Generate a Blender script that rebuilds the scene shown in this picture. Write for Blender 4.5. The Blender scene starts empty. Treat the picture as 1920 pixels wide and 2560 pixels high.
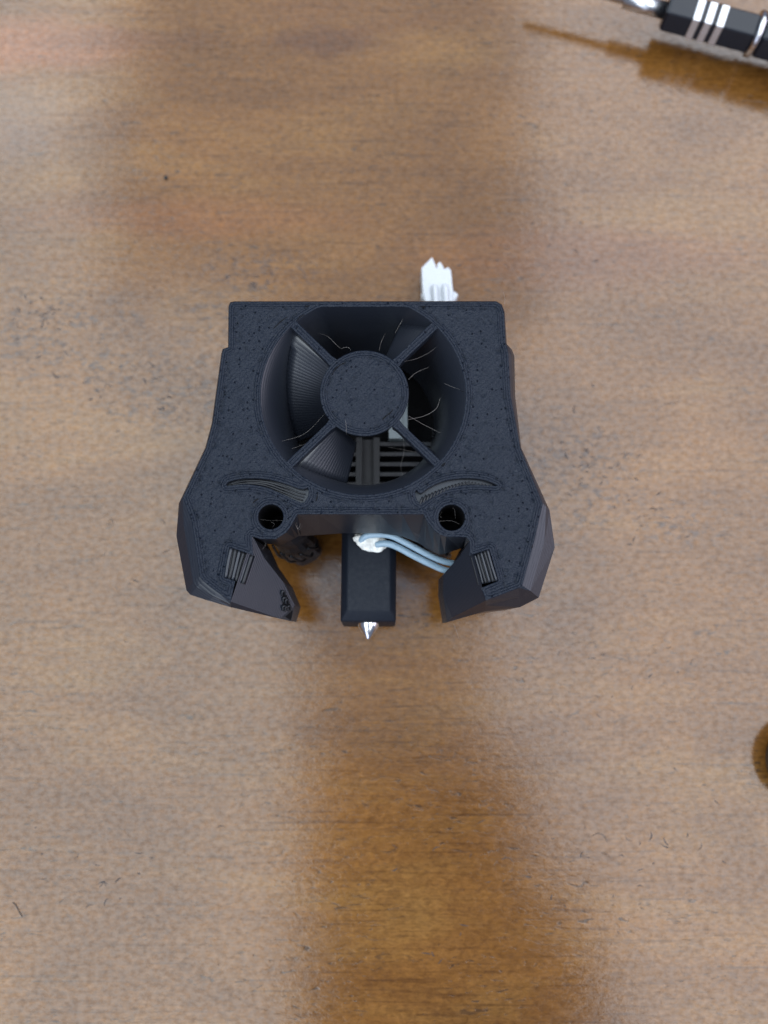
import bpy, bmesh, math, random
from mathutils import Vector, Matrix, noise
from mathutils.geometry import delaunay_2d_cdt

random.seed(7)
scene = bpy.context.scene
COL = scene.collection
R = math.radians

# ---------------------------------------------------------------- camera
MM = 0.001                     # everything below is modelled in millimetres
F_PX = 1926.0                  # focal length in pixels of the 1920 x 2560 picture
PITCH = R(9.2)                # camera axis, off the vertical
TILT = 0.0                     # the cover lies flat on its back
HUB = Vector((0.0, 0.0, 42.0))  # hub centre, mm above the table
HUB_PX = (910.0, 983.0)
D_AXIS = 143.0
c_right = Vector((1, 0, 0))
c_fwd = Vector((0, math.sin(PITCH), -math.cos(PITCH)))
c_up = Vector((0, math.cos(PITCH), math.sin(PITCH)))


def ray(px, py):
    return c_fwd + c_right * ((px - 960.0) / F_PX) - c_up * ((py - 1280.0) / F_PX)


CAM = HUB - ray(*HUB_PX) * D_AXIS

cam_d = bpy.data.cameras.new('camera')
cam = bpy.data.objects.new('camera', cam_d)
COL.objects.link(cam)
cam.location = CAM * MM
cam.rotation_euler = (PITCH, 0, 0)
cam_d.sensor_fit = 'AUTO'
cam_d.sensor_width = 36.0
cam_d.lens = 18.0 / (1280.0 / F_PX)
cam_d.clip_start = 0.005
cam_d.clip_end = 20.0
cam_d.dof.use_dof = True
cam_d.dof.focus_distance = (D_AXIS + 1.0) * MM
cam_d.dof.aperture_fstop = 10.5
scene.camera = cam

# ---------------------------------------------------------------- world and lamps
world = bpy.data.worlds.new('World')
scene.world = world
world.use_nodes = True
bg = world.node_tree.nodes['Background']
bg.inputs['Color'].default_value = (0.56, 0.66, 0.92, 1)
bg.inputs['Strength'].default_value = 0.28


def window_lamp(name, a, b, width, side, radiance, color, z=1.0):
    """A window-sized soft lamp; a-b is its inner edge (metres), side = +1 widens to +x, -1 to -x."""
    a = Vector((a[0], a[1], z)); b = Vector((b[0], b[1], z))
    d = (b - a); ln = d.length; d.normalize()
    n = Vector((d.y, -d.x, 0)) * (1 if (d.y > 0) == (side > 0) else -1)
    c = (a + b) / 2 + n * width / 2
    L = bpy.data.lights.new(name, 'AREA')
    L.shape = 'RECTANGLE'; L.size = width; L.size_y = ln
    L.energy = radiance * math.pi * width * ln
    L.color = color
    o = bpy.data.objects.new(name, L); COL.objects.link(o)
    o.location = c
    o.rotation_euler = (0, 0, math.atan2(d.y, d.x) - math.pi / 2)
    return o


WL = (0.84, 0.93, 0.98); WR = (0.86, 0.92, 0.99)
WIN = 4.0
for x, y0, y1 in ((-0.115, -1.0, 0.15), (-0.20, 0.15, 0.50), (-0.46, 0.50, 1.30)):
    window_lamp('window_light', (x, y0), (x, y1), 0.85, -1, WIN, WL)
for x, y0, y1 in ((0.31, -1.0, -0.40), (0.22, -0.40, -0.22), (0.155, -0.22, 0.42), (0.25, 0.42, 1.30)):
    window_lamp('window_light', (x, y0), (x, y1), 0.80, 1, WIN, WR)
for x0, x1, y0, y1, e in ((-0.115, 0.155, -0.23, -0.03, 1.15), (-0.115, 0.155, -0.03, 0.15, 1.5), (-0.20, 0.155, 0.15, 0.42, 1.4), (-0.20, 0.25, 0.42, 0.50, 1.5), (-0.46, 0.25, 0.50, 1.30, 1.7)):
    window_lamp('skylight', (x0, y0), (x0, y1), x1 - x0, 1, e, (0.48, 0.72, 1.0) if 0 < y1 < 0.45 else (0.85, 0.88, 0.90))


def wall_window(name, loc, target, w, h, radiance, color):
    L = bpy.data.lights.new(name, 'AREA')
    L.shape = 'RECTANGLE'; L.size = w; L.size_y = h
    L.energy = radiance * math.pi * w * h
    L.color = color
    o = bpy.data.objects.new(name, L); COL.objects.link(o)
    o.location = loc
    o.rotation_euler = (Vector(target) - Vector(loc)).to_track_quat('-Z', 'Y').to_euler()


wall_window('wall_window', (1.35, 0.0, 0.42), (0, 0, 0.05), 1.3, 0.75, 2.8, (0.88, 0.84, 1.0))
wall_window('wall_window', (-0.45, -1.30, 0.60), (0, 0, 0.05), 1.2, 0.8, 2.4, (0.74, 0.82, 1.0))

scene.view_settings.view_transform = 'Standard'
scene.view_settings.look = 'None'
scene.view_settings.gamma = 1.0
scene.view_settings.exposure = 0.0
scene.view_settings.use_curve_mapping = False
try:
    scene.cycles.use_denoising = True
    scene.cycles.max_bounces = 8
except Exception:
    pass

# ---------------------------------------------------------------- measuring helpers
BODY_M = Matrix.Translation(HUB) @ Matrix.Rotation(TILT, 4, 'X')
BODY_I = BODY_M.inverted()


def P(px, py, z=0.0):
    """A point of the photograph as a point of the cover's own frame, at height z (mm) off its face."""
    o = BODY_I @ CAM
    d = (BODY_I.to_3x3() @ ray(px, py))
    t = (z - o.z) / d.z
    return o + d * t


def T(px, py, z=0.0):
    """The same on a level z (mm) above the table."""
    d = ray(px, py)
    t = (z - CAM.z) / d.z
    return CAM + d * t


def table_z(y):
    """Depth of the table below the cover's face at the cover's own y."""
    return -(HUB.z + y * math.sin(TILT)) / math.cos(TILT)


# ---------------------------------------------------------------- node helpers
class NT:
    def __init__(self, name):
        m = bpy.data.materials.new(name)
        m.use_nodes = True
        self.m = m
        self.t = m.node_tree
        self.b = self.t.nodes['Principled BSDF']
        self.out = self.t.nodes['Material Output']

    def n(self, kind, **kw):
        nd = self.t.nodes.new(kind)
        for k, v in kw.items():
            if k.startswith('_'):
                setattr(nd, k[1:], v)
            else:
                key = k
                for s in nd.inputs:
                    if s.name.lower().replace(' ', '') == key.lower():
                        self.put(s, v)
                        break
        return nd

    def put(self, sock, v):
        if isinstance(v, bpy.types.NodeSocket):
            self.t.links.new(v, sock)
        else:
            sock.default_value = v

    def math(self, op, a, b=0.0, c=0.0, clamp=False):
        nd = self.t.nodes.new('ShaderNodeMath')
        nd.operation = op
        nd.use_clamp = clamp
        for s, v in zip(nd.inputs, (a, b, c)):
            self.put(s, v)
        return nd.outputs[0]

    def coord(self, scale=(1, 1, 1), loc=(0, 0, 0), rot=(0, 0, 0), src=None):
        if src is None:
            src = self.t.nodes.new('ShaderNodeTexCoord').outputs['Object']
        mp = self.t.nodes.new('ShaderNodeMapping')
        mp.inputs['Scale'].default_value = scale
        mp.inputs['Location'].default_value = loc
        mp.inputs['Rotation'].default_value = rot
        self.t.links.new(src, mp.inputs['Vector'])
        return mp.outputs['Vector']

    def noise(self, vec, scale, detail=4, rough=0.55, dist=0.0):
        nd = self.t.nodes.new('ShaderNodeTexNoise')
        self.put(nd.inputs['Vector'], vec)
        nd.inputs['Scale'].default_value = scale
        nd.inputs['Detail'].default_value = detail
        nd.inputs['Roughness'].default_value = rough
        nd.inputs['Distortion'].default_value = dist
        return nd.outputs['Fac']

    def ramp(self, fac, stops, interp='LINEAR'):
        nd = self.t.nodes.new('ShaderNodeValToRGB')
        nd.color_ramp.interpolation = interp
        el = nd.color_ramp.elements
        while len(el) < len(stops):
            el.new(0.5)
        for e, (p, c) in zip(el, stops):
            e.position = p
            e.color = c if len(c) == 4 else (*c, 1)
        self.put(nd.inputs['Fac'], fac)
        return nd.outputs['Color']

    def rng(self, v, a, b, c=0.0, d=1.0, smooth=True):
        nd = self.t.nodes.new('ShaderNodeMapRange')
        nd.interpolation_type = 'SMOOTHSTEP' if smooth else 'LINEAR'
        self.put(nd.inputs['Value'], v)
        nd.inputs['From Min'].default_value = a
        nd.inputs['From Max'].default_value = b
        nd.inputs['To Min'].default_value = c
        nd.inputs['To Max'].default_value = d
        return nd.outputs['Result']

    def mix(self, fac, a, b, mode='MIX'):
        nd = self.t.nodes.new('ShaderNodeMix')
        nd.data_type = 'RGBA'
        nd.blend_type = mode
        self.put(nd.inputs[0], fac)
        self.put(nd.inputs[6], a if not isinstance(a, tuple) else (*a, 1) if len(a) == 3 else a)
        self.put(nd.inputs[7], b if not isinstance(b, tuple) else (*b, 1) if len(b) == 3 else b)
        return nd.outputs[2]

    def bump(self, height, dist, strength=1.0, normal=None):
        nd = self.t.nodes.new('ShaderNodeBump')
        nd.inputs['Distance'].default_value = dist
        nd.inputs['Strength'].default_value = strength
        self.put(nd.inputs['Height'], height)
        if normal is not None:
            self.put(nd.inputs['Normal'], normal)
        return nd.outputs['Normal']

    def set(self, **kw):
        names = {'color': 'Base Color', 'rough': 'Roughness', 'metal': 'Metallic', 'spec': 'Specular IOR Level',
                 'coat': 'Coat Weight', 'coat_rough': 'Coat Roughness', 'coat_ior': 'Coat IOR', 'normal': 'Normal', 'coat_normal': 'Coat Normal',
                 'sss': 'Subsurface Weight', 'trans': 'Transmission Weight', 'ior': 'IOR'}
        for k, v in kw.items():
            if isinstance(v, tuple) and len(v) == 3:
                v = (*v, 1)
            self.put(self.b.inputs[names[k]], v)
        return self.m


def separate_xyz(nt, vec):
    nd = nt.t.nodes.new('ShaderNodeSeparateXYZ')
    nt.t.links.new(vec, nd.inputs[0])
    return nd.outputs


# ---------------------------------------------------------------- materials
def mat_wood():
    nt = NT('varnished_wood')
    tc = nt.t.nodes.new('ShaderNodeTexCoord').outputs['Object']
    xyz = separate_xyz(nt, tc)

    def blob(px, py, rx, ry, soft=1.0, wob=0.5):
        """soft elliptical mask round a place on the table, its outline broken by noise"""
        c = T(px, py)
        x = nt.math('DIVIDE', nt.math('SUBTRACT', xyz[0], c.x), rx)
        y = nt.math('DIVIDE', nt.math('SUBTRACT', xyz[1], c.y), ry)
        r = nt.math('SQRT', nt.math('ADD', nt.math('MULTIPLY', x, x), nt.math('MULTIPLY', y, y)))
        r = nt.math('ADD', r, nt.math('MULTIPLY', nt.math('SUBTRACT', wobble, 0.5), wob * 2))
        return nt.rng(r, 1.0 + soft * .5, 1.0 - soft * .5)

    wobble = nt.noise(nt.coord((1, 2.2, 1), src=tc), 0.045, 4, 0.6, 0.4)
    # broad figure along x
    fig = nt.noise(nt.coord((0.25, 1.0, 1), rot=(0, 0, R(-4)), src=tc), 0.055, 5, 0.6, 0.8)
    col = nt.ramp(fig, [(0.25, (0.094, 0.038, 0.0075)), (0.5, (0.125, 0.0535, 0.0120)), (0.75, (0.150, 0.073, 0.0185))])
    # reddish and dark bands of the figure
    red = blob(60, 110, 26, 7, 1.3, 0.8)
    col = nt.mix(nt.math('MULTIPLY', red, 0.22), col, (0.34, 0.085, 0.040))
    red2 = blob(450, 545, 34, 5, 1.2, 0.5)
    col = nt.mix(nt.math('MULTIPLY', red2, 0.2), col, (0.17, 0.045, 0.014))
    red3 = blob(1450, 640, 40, 8, 1.2, 0.5)
    col = nt.mix(nt.math('MULTIPLY', red3, 0.22), col, (0.16, 0.044, 0.015))
    dk = blob(830, 105, 16, 4.0, 1.0, 1.3)
    col = nt.mix(nt.math('MULTIPLY', dk, 0.75), col, (0.060, 0.022, 0.008))
    dk2 = blob(900, 30, 36, 5.0, 1.2, 0.9)
    col = nt.mix(nt.math('MULTIPLY', dk2, 0.5), col, (0.085, 0.033, 0.010))
    dk3 = blob(330, 95, 20, 2.6, 1.2, 0.9)
    col = nt.mix(nt.math('MULTIPLY', dk3, 0.5), col, (0.085, 0.033, 0.010))
    # mottling and fibre
    mott = nt.noise(nt.coord((0.72, 1.0, 1), rot=(0, 0, R(12)), src=tc), 0.62, 5, 0.70, 0.7)
    col = nt.mix(1.0, col, nt.ramp(mott, [(0.28, (0.70, 0.67, 0.64)), (0.5, (1, 1, 1)), (0.72, (1.28, 1.30, 1.34))]), 'MULTIPLY')
    fine = nt.noise(nt.coord((0.35, 1.0, 1), rot=(0, 0, R(-6)), src=tc), 2.1, 3, 0.6, 0.3)
    col = nt.mix(1.0, col, nt.ramp(fine, [(0.30, (0.76, 0.74, 0.72)), (0.52, (1, 1, 1)), (0.75, (1.16, 1.16, 1.16))]), 'MULTIPLY')

    # long faint grain lines
    gl = nt.noise(nt.coord((0.030, 1.0, 1), rot=(0, 0, R(-3)), src=tc), 1.3, 3, 0.6, 0.35)
    col = nt.mix(1.0, col, nt.ramp(gl, [(0.30, (0.66, 0.63, 0.60)), (0.43, (1, 1, 1)), (0.7, (1.10, 1.10, 1.10))]), 'MULTIPLY')
    # broad soft patches
    bp = nt.noise(nt.coord((0.7, 1.0, 1), loc=(17, 5, 0), src=tc), 0.024, 3, 0.55, 0.6)
    col = nt.mix(1.0, col, nt.ramp(bp, [(0.32, (0.74, 0.70, 0.66)), (0.5, (1, 1, 1)), (0.68, (1.20, 1.22, 1.24))]), 'MULTIPLY')

    # short dark pores, lying this way and that
    def pores(scale, sx, rot, lo, hi, seed):
        v = nt.coord((sx, 1.0, 1), rot=(0, 0, R(rot)), loc=(seed, seed * 1.7, 0), src=tc)
        return nt.rng(nt.noise(v, scale, 2, 0.5, 1.2), lo, hi)
    p1 = pores(0.85, 0.22, -5, 0.64, 0.72, 3.1)
    p2 = pores(1.0, 0.30, 40, 0.66, 0.74, 11.0)
    p3 = pores(1.1, 0.35, -62, 0.67, 0.75, 23.0)
    pr = nt.math('MAXIMUM', p1, nt.math('MAXIMUM', p2, p3))
    spread = nt.rng(nt.noise(nt.coord((0.6, 1, 1), src=tc), 0.05, 2, 0.5), 0.38, 0.6, 0.25, 1.0)
    pr = nt.math('MULTIPLY', pr, spread)
    col = nt.mix(nt.math('MULTIPLY', pr, 0.8), col, (0.030, 0.017, 0.010))
    # ink-grey worn stains
    st = None
    for a in ((130, 800, 22, 9), (300, 930, 26, 8), (430, 1000, 18, 9), (1420, 1150, 16, 12), (1500, 1200, 14, 9), (640, 680, 18, 6), (1690, 1310, 12, 5), (1460, 1280, 10, 6), (90, 870, 18, 7), (540, 790, 10, 8)):
        b = blob(*a, 1.4, 0.5)
        st = b if st is None else nt.math('MAXIMUM', st, b)
    ink = nt.noise(nt.coord((0.6, 1, 1), rot=(0, 0, R(18)), src=tc), 0.58, 4, 0.70, 0.8)
    inkm = nt.math('MULTIPLY', nt.rng(ink, 0.525, 0.60), st)
    col = nt.mix(nt.math('MULTIPLY', inkm, 0.55), col, (0.016, 0.014, 0.018))
    # pale grey patch at upper left
    pale = blob(30, 300, 12, 10, 1.2, 0.6)
    col = nt.mix(nt.math('MULTIPLY', pale, 0.10), col, (0.30, 0.27, 0.26))

    h = nt.math('ADD', nt.math('MULTIPLY', mott, 0.6), nt.math('MULTIPLY', fine, 0.5))
    h = nt.math('SUBTRACT', h, nt.math('ADD', nt.math('MULTIPLY', pr, 0.35), nt.math('MULTIPLY', inkm, 0.3)))
    nrm = nt.bump(h, 0.00008, 0.5)
    rough = nt.rng(nt.noise(nt.coord((0.5, 1, 1), src=tc), 0.10, 4, 0.6), 0.3, 0.7, 0.07, 0.13, False)
    # worn varnish: the gloss is patchy
    wear = nt.rng(nt.noise(nt.coord((0.7, 1, 1), loc=(40, 9, 0), src=tc), 0.9, 4, 0.65), 0.30, 0.65, 0.60, 1.0)
    return nt.set(color=col, rough=0.6, spec=0.0, normal=nrm, coat=wear, coat_rough=rough, coat_ior=1.62, coat_normal=nrm)


def mat_print_face():
    """black printed plastic, the rough last layer: perimeter lines follow the outline"""
    nt = NT('black_print_face')
    tc = nt.t.nodes.new('ShaderNodeTexCoord').outputs['Object']
    at = nt.t.nodes.new('ShaderNodeAttribute')
    at.attribute_name = 'edge_distance'
    ed = at.outputs['Fac']
    line = nt.math('ABSOLUTE', nt.math('SINE', nt.math('MULTIPLY', ed, math.pi / 0.46)))
    line = nt.math('POWER', line, 0.5)
    near = nt.rng(ed, 1.5, 1.2)
    inf = nt.math('ABSOLUTE', nt.math('SINE', nt.math('MULTIPLY', separate_xyz(nt, nt.coord(rot=(0, 0, R(45)), src=tc))[0], math.pi / 0.80)))
    lines = nt.math('ADD', nt.math('MULTIPLY', line, near), nt.math('MULTIPLY', nt.math('MULTIPLY', inf, 0.28), nt.math('SUBTRACT', 1.0, near)))
    lump = nt.noise(tc, 1.15, 4, 0.62)
    grit = nt.noise(tc, 2.3, 3, 0.7)

    def spots(scale, keep, r0, r1, seed):
        v = nt.t.nodes.new('ShaderNodeTexVoronoi')
        nt.put(v.inputs['Vector'], nt.coord(loc=(seed, seed * 2.3, 0), src=tc))
        v.inputs['Scale'].default_value = scale
        near_ = nt.rng(v.outputs['Distance'], r1, r0)
        pick = nt.math('GREATER_THAN', separate_xyz(nt, v.outputs['Color'])[0], keep)
        return nt.math('MULTIPLY', near_, pick)
    glint = spots(1.15, 0.72, 0.05, 0.26, 4.0)
    pock = nt.math('MULTIPLY', spots(0.9, 0.78, 0.06, 0.32, 31.0), nt.rng(grit, 0.42, 0.58))
    h = nt.math('ADD', nt.math('MULTIPLY', lines, 0.42), nt.math('ADD', nt.math('MULTIPLY', lump, 0.7), nt.math('MULTIPLY', grit, 0.55)))
    h = nt.math('ADD', h, nt.math('SUBTRACT', nt.math('MULTIPLY', glint, 1.7), nt.math('MULTIPLY', pock, 0.5)))
    nrm = nt.bump(h, 0.00040, 1.0)
    rough = nt.rng(nt.noise(tc, 2.2, 2, 0.5), 0.35, 0.7, 0.34, 0.55, False)
    rough = nt.math('SUBTRACT', rough, nt.math('MULTIPLY', glint, 0.30))
    return nt.set(color=(0.0042, 0.0080, 0.0170), rough=rough, spec=0.28, normal=nrm)


def mat_print_wall(name='black_print_wall', amp=0.00010, period=0.32, rough=0.36, spec=0.5):
    """black printed plastic seen from the side: stacked layers"""
    nt = NT(name)
    tc = nt.t.nodes.new('ShaderNodeTexCoord').outputs['Object']
    z = nt.math('ADD', separate_xyz(nt, tc)[2], nt.math('MULTIPLY', nt.noise(tc, 0.5, 2, 0.5), 0.10))
    layer = nt.math('ABSOLUTE', nt.math('SINE', nt.math('MULTIPLY', z, math.pi / period)))
    nrm = nt.bump(nt.math('ADD', layer, nt.math('MULTIPLY', nt.noise(tc, 2.5, 3, 0.6), 0.35)), amp, 0.8)
    return nt.set(color=(0.0095, 0.0120, 0.0185), rough=rough, spec=spec, normal=nrm)


def mat_plain(name, color, rough=0.5, metal=0.0, bump=0.0, scale=1.0, spec=0.5, vary=0.0, sss=0.0):
    nt = NT(name)
    tc = nt.t.nodes.new('ShaderNodeTexCoord').outputs['Object']
    n = nt.noise(tc, scale, 4, 0.6)
    c = color
    if vary:
        c = nt.mix(nt.rng(n, 0.3, 0.7), tuple(v * (1 - vary) for v in color), tuple(min(1, v * (1 + vary)) for v in color))
    r = nt.rng(nt.noise(tc, scale * 0.6, 3, 0.6), 0.3, 0.7, max(0.02, rough * 0.82), min(1, rough * 1.18), False)
    kw = dict(color=c, rough=r, metal=metal, spec=spec)
    if bump:
        kw['normal'] = nt.bump(n, bump, 0.7)
    if sss:
        kw['sss'] = sss
        nt.b.inputs['Subsurface Radius'].default_value = (0.002, 0.002, 0.002)
    return nt.set(**kw)


M = {
    'wood': mat_wood(),
    'face': mat_print_face(),
    'wall': mat_print_wall(),
    'vane': mat_print_wall('black_print_vane', 0.000025, 0.44, 0.36, 0.75),
    'funnel': mat_print_wall('black_print_funnel', 0.000015, 0.44, 0.36, 0.9),
    'smooth_wall': mat_print_wall('black_print_smooth', 0.00003, 0.32, 0.33),
    'sock': mat_plain('black_silicone', (0.005, 0.0075, 0.0135), 0.55, spec=0.20, bump=0.00004, scale=2.0),
    'steel': mat_plain('polished_steel', (0.72, 0.72, 0.74), 0.16, 1.0, scale=0.7),
    'satin_steel': mat_plain('satin_steel', (0.62, 0.63, 0.65), 0.30, 1.0, scale=0.7, bump=0.00003),
    'white': mat_plain('white_nylon', (0.48, 0.50, 0.53), 0.42, sss=0.1, scale=0.6),
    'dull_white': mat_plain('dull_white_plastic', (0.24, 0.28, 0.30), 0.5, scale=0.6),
    'cement': mat_plain('white_cement', (0.74, 0.74, 0.70), 0.55, bump=0.0004, scale=0.9, vary=0.25),
    'wire': mat_plain('pale_blue_sleeve', (0.26, 0.37, 0.46), 0.30, scale=0.5, vary=0.06),
    'black_metal': mat_plain('black_anodised', (0.013, 0.013, 0.017), 0.5, scale=1.0, bump=0.00003),
    'void': mat_plain('black_inner_shade', (0.004, 0.004, 0.005), 0.7, scale=1.0, spec=0.12),  # blacker than the printed plastic: shade of the hollows put into the colour
    'cable': mat_plain('black_cable', (0.012, 0.013, 0.016), 0.5, scale=1.0),
    'lacquer': mat_plain('black_lacquer', (0.005, 0.007, 0.012), 0.13, scale=0.4, spec=0.34),
    'string': mat_plain('drawn_plastic', (0.22, 0.20, 0.19), 0.4, scale=2.0),
    'strand': mat_plain('molten_strand', (0.012, 0.013, 0.016), 0.36, scale=2.0, spec=0.3),
    'hair': mat_plain('dark_hair', (0.03, 0.028, 0.03), 0.5),
    'scuff': mat_plain('dark_scuff', (0.022, 0.018, 0.020), 0.6, scale=1.0),
    'crumb': mat_plain('black_crumb', (0.012, 0.014, 0.016), 0.5, scale=3.0, bump=0.0002),
    'knob': mat_plain('dark_brown_wood', (0.026, 0.016, 0.008), 0.55, scale=0.3, bump=0.0001, vary=0.4),
}

# ---------------------------------------------------------------- mesh helpers


def link(name, verts, faces, mat, parent=None, smooth=False, edges=()):
    me = bpy.data.meshes.new(name)
    me.from_pydata([tuple(v) for v in verts], list(edges), faces)
    me.validate()
    bm = bmesh.new(); bm.from_mesh(me)
    bmesh.ops.recalc_face_normals(bm, faces=bm.faces)
    bm.to_mesh(me); bm.free()
    me.materials.append(mat)
    if smooth:
        me.polygons.foreach_set('use_smooth', [True] * len(me.polygons))
    o = bpy.data.objects.new(name, me)
    COL.objects.link(o)
    o.parent = parent
    return o


def link_bm(name, bm, mat, parent=None, smooth=False, bevel=0.0, seg=2, angle=30):
    if bevel:
        es = [e for e in bm.edges if len(e.link_faces) == 2 and e.calc_face_angle(0) > R(angle)]
        bmesh.ops.bevel(bm, geom=es, offset=bevel, segments=seg, affect='EDGES', profile=0.5)
    me = bpy.data.meshes.new(name)
    bm.to_mesh(me); bm.free()
    me.materials.append(mat)
    if smooth:
        me.polygons.foreach_set('use_smooth', [True] * len(me.polygons))
    o = bpy.data.objects.new(name, me)
    COL.objects.link(o)
    o.parent = parent
    return o


def root(name, label, cat, loc_mm=(0, 0, 0), rot=(0, 0, 0), group=None):
    e = bpy.data.objects.new(name, None)
    COL.objects.link(e)
    e.empty_display_size = 5
    e.location = Vector(loc_mm) * MM
    e.rotation_euler = rot
    e.scale = (MM, MM, MM)
    tag(e, label, cat, group)
    return e


def tag(o, label, cat, group=None):
    o['label'] = label
    o['category'] = cat
    if group:
        o['group'] = group


def catmull(pts, n=8):
    pts = [Vector(p) for p in pts]
    if len(pts) < 3:
        return pts
    out = []
    q = [pts[0] * 2 - pts[1]] + pts + [pts[-1] * 2 - pts[-2]]
    for i in range(1, len(q) - 2):
        a, b, c, d = q[i - 1], q[i], q[i + 1], q[i + 2]
        for k in range(n):
            t = k / n
            out.append(0.5 * ((2 * b) + (c - a) * t + (2 * a - 5 * b + 4 * c - d) * t * t + (3 * b - a - 3 * c + d) * t ** 3))
    out.append(pts[-1])
    return out


def tube_data(path, r, sides=8, cap=True):
    path = [Vector(p) for p in path]
    n = len(path)
    rad = r if callable(r) else (lambda t: r)
    verts, faces = [], []
    up = Vector((0.13, 0.21, 0.97))
    prev = None
    for i, p in enumerate(path):
        d = (path[min(i + 1, n - 1)] - path[max(i - 1, 0)]).normalized()
        if prev is None:
            a = d.cross(up)
            if a.length < 1e-3:
                a = d.cross(Vector((1, 0, 0)))
            a.normalize()
        else:
            a = (prev - d * prev.dot(d)).normalized()
        prev = a
        b = d.cross(a)
        rr = rad(i / max(1, n - 1))
        for k in range(sides):
            t = 2 * math.pi * k / sides
            verts.append(p + (a * math.cos(t) + b * math.sin(t)) * rr)
    for i in range(n - 1):
        for k in range(sides):
            k2 = (k + 1) % sides
            faces.append((i * sides + k, i * sides + k2, (i + 1) * sides + k2, (i + 1) * sides + k))
    if cap:
        faces.append(tuple(range(sides)))
        faces.append(tuple((n - 1) * sides + k for k in range(sides)))
    return verts, faces


def tube(name, path, r, mat, parent=None, sides=8, n=8):
    v, f = tube_data(catmull(path, n), r, sides)
    return link(name, v, f, mat, parent, smooth=True)


def box_bm(x0, x1, y0, y1, z0, z1):
    bm = bmesh.new()
    vs = [bm.verts.new((x, y, z)) for z in (z0, z1) for y in (y0, y1) for x in (x0, x1)]
    for f in ((0, 2, 3, 1), (4, 5, 7, 6), (0, 1, 5, 4), (2, 6, 7, 3), (0, 4, 6, 2), (1, 3, 7, 5)):
        bm.faces.new([vs[i] for i in f])
    return bm


def inside(p, poly):
    x, y = p
    c = False
    n = len(poly)
    for i in range(n):
        x1, y1 = poly[i]; x2, y2 = poly[i - 1]
        if (y1 > y) != (y2 > y) and x < (x2 - x1) * (y - y1) / (y2 - y1) + x1:
            c = not c
    return c


def seg_dist(p, a, b):
    ax, ay = a; bx, by = b; px, py = p
    dx, dy = bx - ax, by - ay
    l2 = dx * dx + dy * dy
    t = 0 if l2 == 0 else max(0, min(1, ((px - ax) * dx + (py - ay) * dy) / l2))
    return math.hypot(px - ax - t * dx, py - ay - t * dy)


def densify(poly, step):
    out = []
    n = len(poly)
    for i in range(n):
        a, b = poly[i], poly[(i + 1) % n]
        k = max(1, int(math.hypot(b[0] - a[0], b[1] - a[1]) / step))
        for j in range(k):
            t = j / k
            out.append((a[0] + (b[0] - a[0]) * t, a[1] + (b[1] - a[1]) * t))
    return out


def rough_plate(name, outer, holes, mat, parent, step=0.5, seed=0, pit=0.22, amp=0.10):
    """The front skin of a printed piece: a dense sheet with lumps, pits and specks, and the distance to its outline."""
    rnd = random.Random(seed)
    loops = [densify(outer, step)] + [densify(h, step) for h in holes]
    pts, edges = [], []
    for lp in loops:
        s = len(pts)
        pts += lp
        edges += [(s + i, s + (i + 1) % len(lp)) for i in range(len(lp))]
    nb = len(pts)
    segs = [(lp[i], lp[(i + 1) % len(lp)]) for lp in ([outer] + holes) for i in range(len(lp))]
    xs = [p[0] for p in outer]; ys = [p[1] for p in outer]

    def ok(p):
        return inside(p, outer) and not any(inside(p, h) for h in holes)

    def dist(p):
        return min(seg_dist(p, a, b) for a, b in segs)
    y = min(ys); row = 0
    dd = [0.0] * nb
    while y < max(ys):
        x = min(xs) + (step * .5 if row % 2 else 0)
        while x < max(xs):
            p = (x + rnd.uniform(-.12, .12) * step * 2, y + rnd.uniform(-.12, .12) * step * 2)
            if ok(p):
                d = dist(p)
                if d > step * 0.45:
                    pts.append(p); dd.append(d)
            x += step
        y += step * 0.87; row += 1
    res = delaunay_2d_cdt([Vector(p) for p in pts], edges, [], 0, 1e-5)
    vo, fo, orig = res[0], res[2], res[3]
    d_out = [dd[o[0]] if o else 0.0 for o in orig]
    verts = []
    for v, d, o in zip(vo, d_out, orig):
        z = 0.0
        if d > 0:
            z = amp * noise.noise(Vector((v.x * 0.9, v.y * 0.9, seed)))
            if 1.0 < d < 1.55 and rnd.random() < pit:
                z -= rnd.uniform(0.3, 0.7)
            elif d > 1.5 and rnd.random() < pit * .2:
                z -= rnd.uniform(0.2, 0.5)
            elif rnd.random() < 0.06:
                z += rnd.uniform(0.06, 0.24)
        verts.append((v.x, v.y, z))
    faces = []
    for f in fo:
        c = (sum(vo[i].x for i in f) / len(f), sum(vo[i].y for i in f) / len(f))
        if ok(c):
            faces.append(tuple(f))
    me = bpy.data.meshes.new(name)
    me.from_pydata(verts, [], faces)
    a = me.attributes.new('edge_distance', 'FLOAT', 'POINT')
    a.data.foreach_set('value', d_out)
    bm = bmesh.new(); bm.from_mesh(me)
    for f in bm.faces:
        if f.normal.z < 0:
            f.normal_flip()
        f.smooth = True
    bm.to_mesh(me); bm.free()
    me.materials.append(mat)
    o = bpy.data.objects.new(name, me)
    COL.objects.link(o); o.parent = parent
    return o


def skirt(name, rings, mat, parent, closed=True, smooth=False, cap_end=False):
    """wall through a list of rings of equal length"""
    n = len(rings[0])
    verts = [v for r in rings for v in r]
    faces = []
    for i in range(len(rings) - 1):
        for k in range(n if closed else n - 1):
            k2 = (k + 1) % n
            faces.append((i * n + k, i * n + k2, (i + 1) * n + k2, (i + 1) * n + k))
    if cap_end:
        faces.append(tuple((len(rings) - 1) * n + k for k in range(n)))
    return link(name, verts, faces, mat, parent, smooth)


# ---------------------------------------------------------------- the setting: table
tb = box_bm(-600, 600, -420, 900, -25, 0)
table = link_bm('table_top', tb, M['wood'])
table.scale = (MM, MM, MM)
table['kind'] = 'structure'
table['label'] = 'varnished brown wooden table top'

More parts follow.
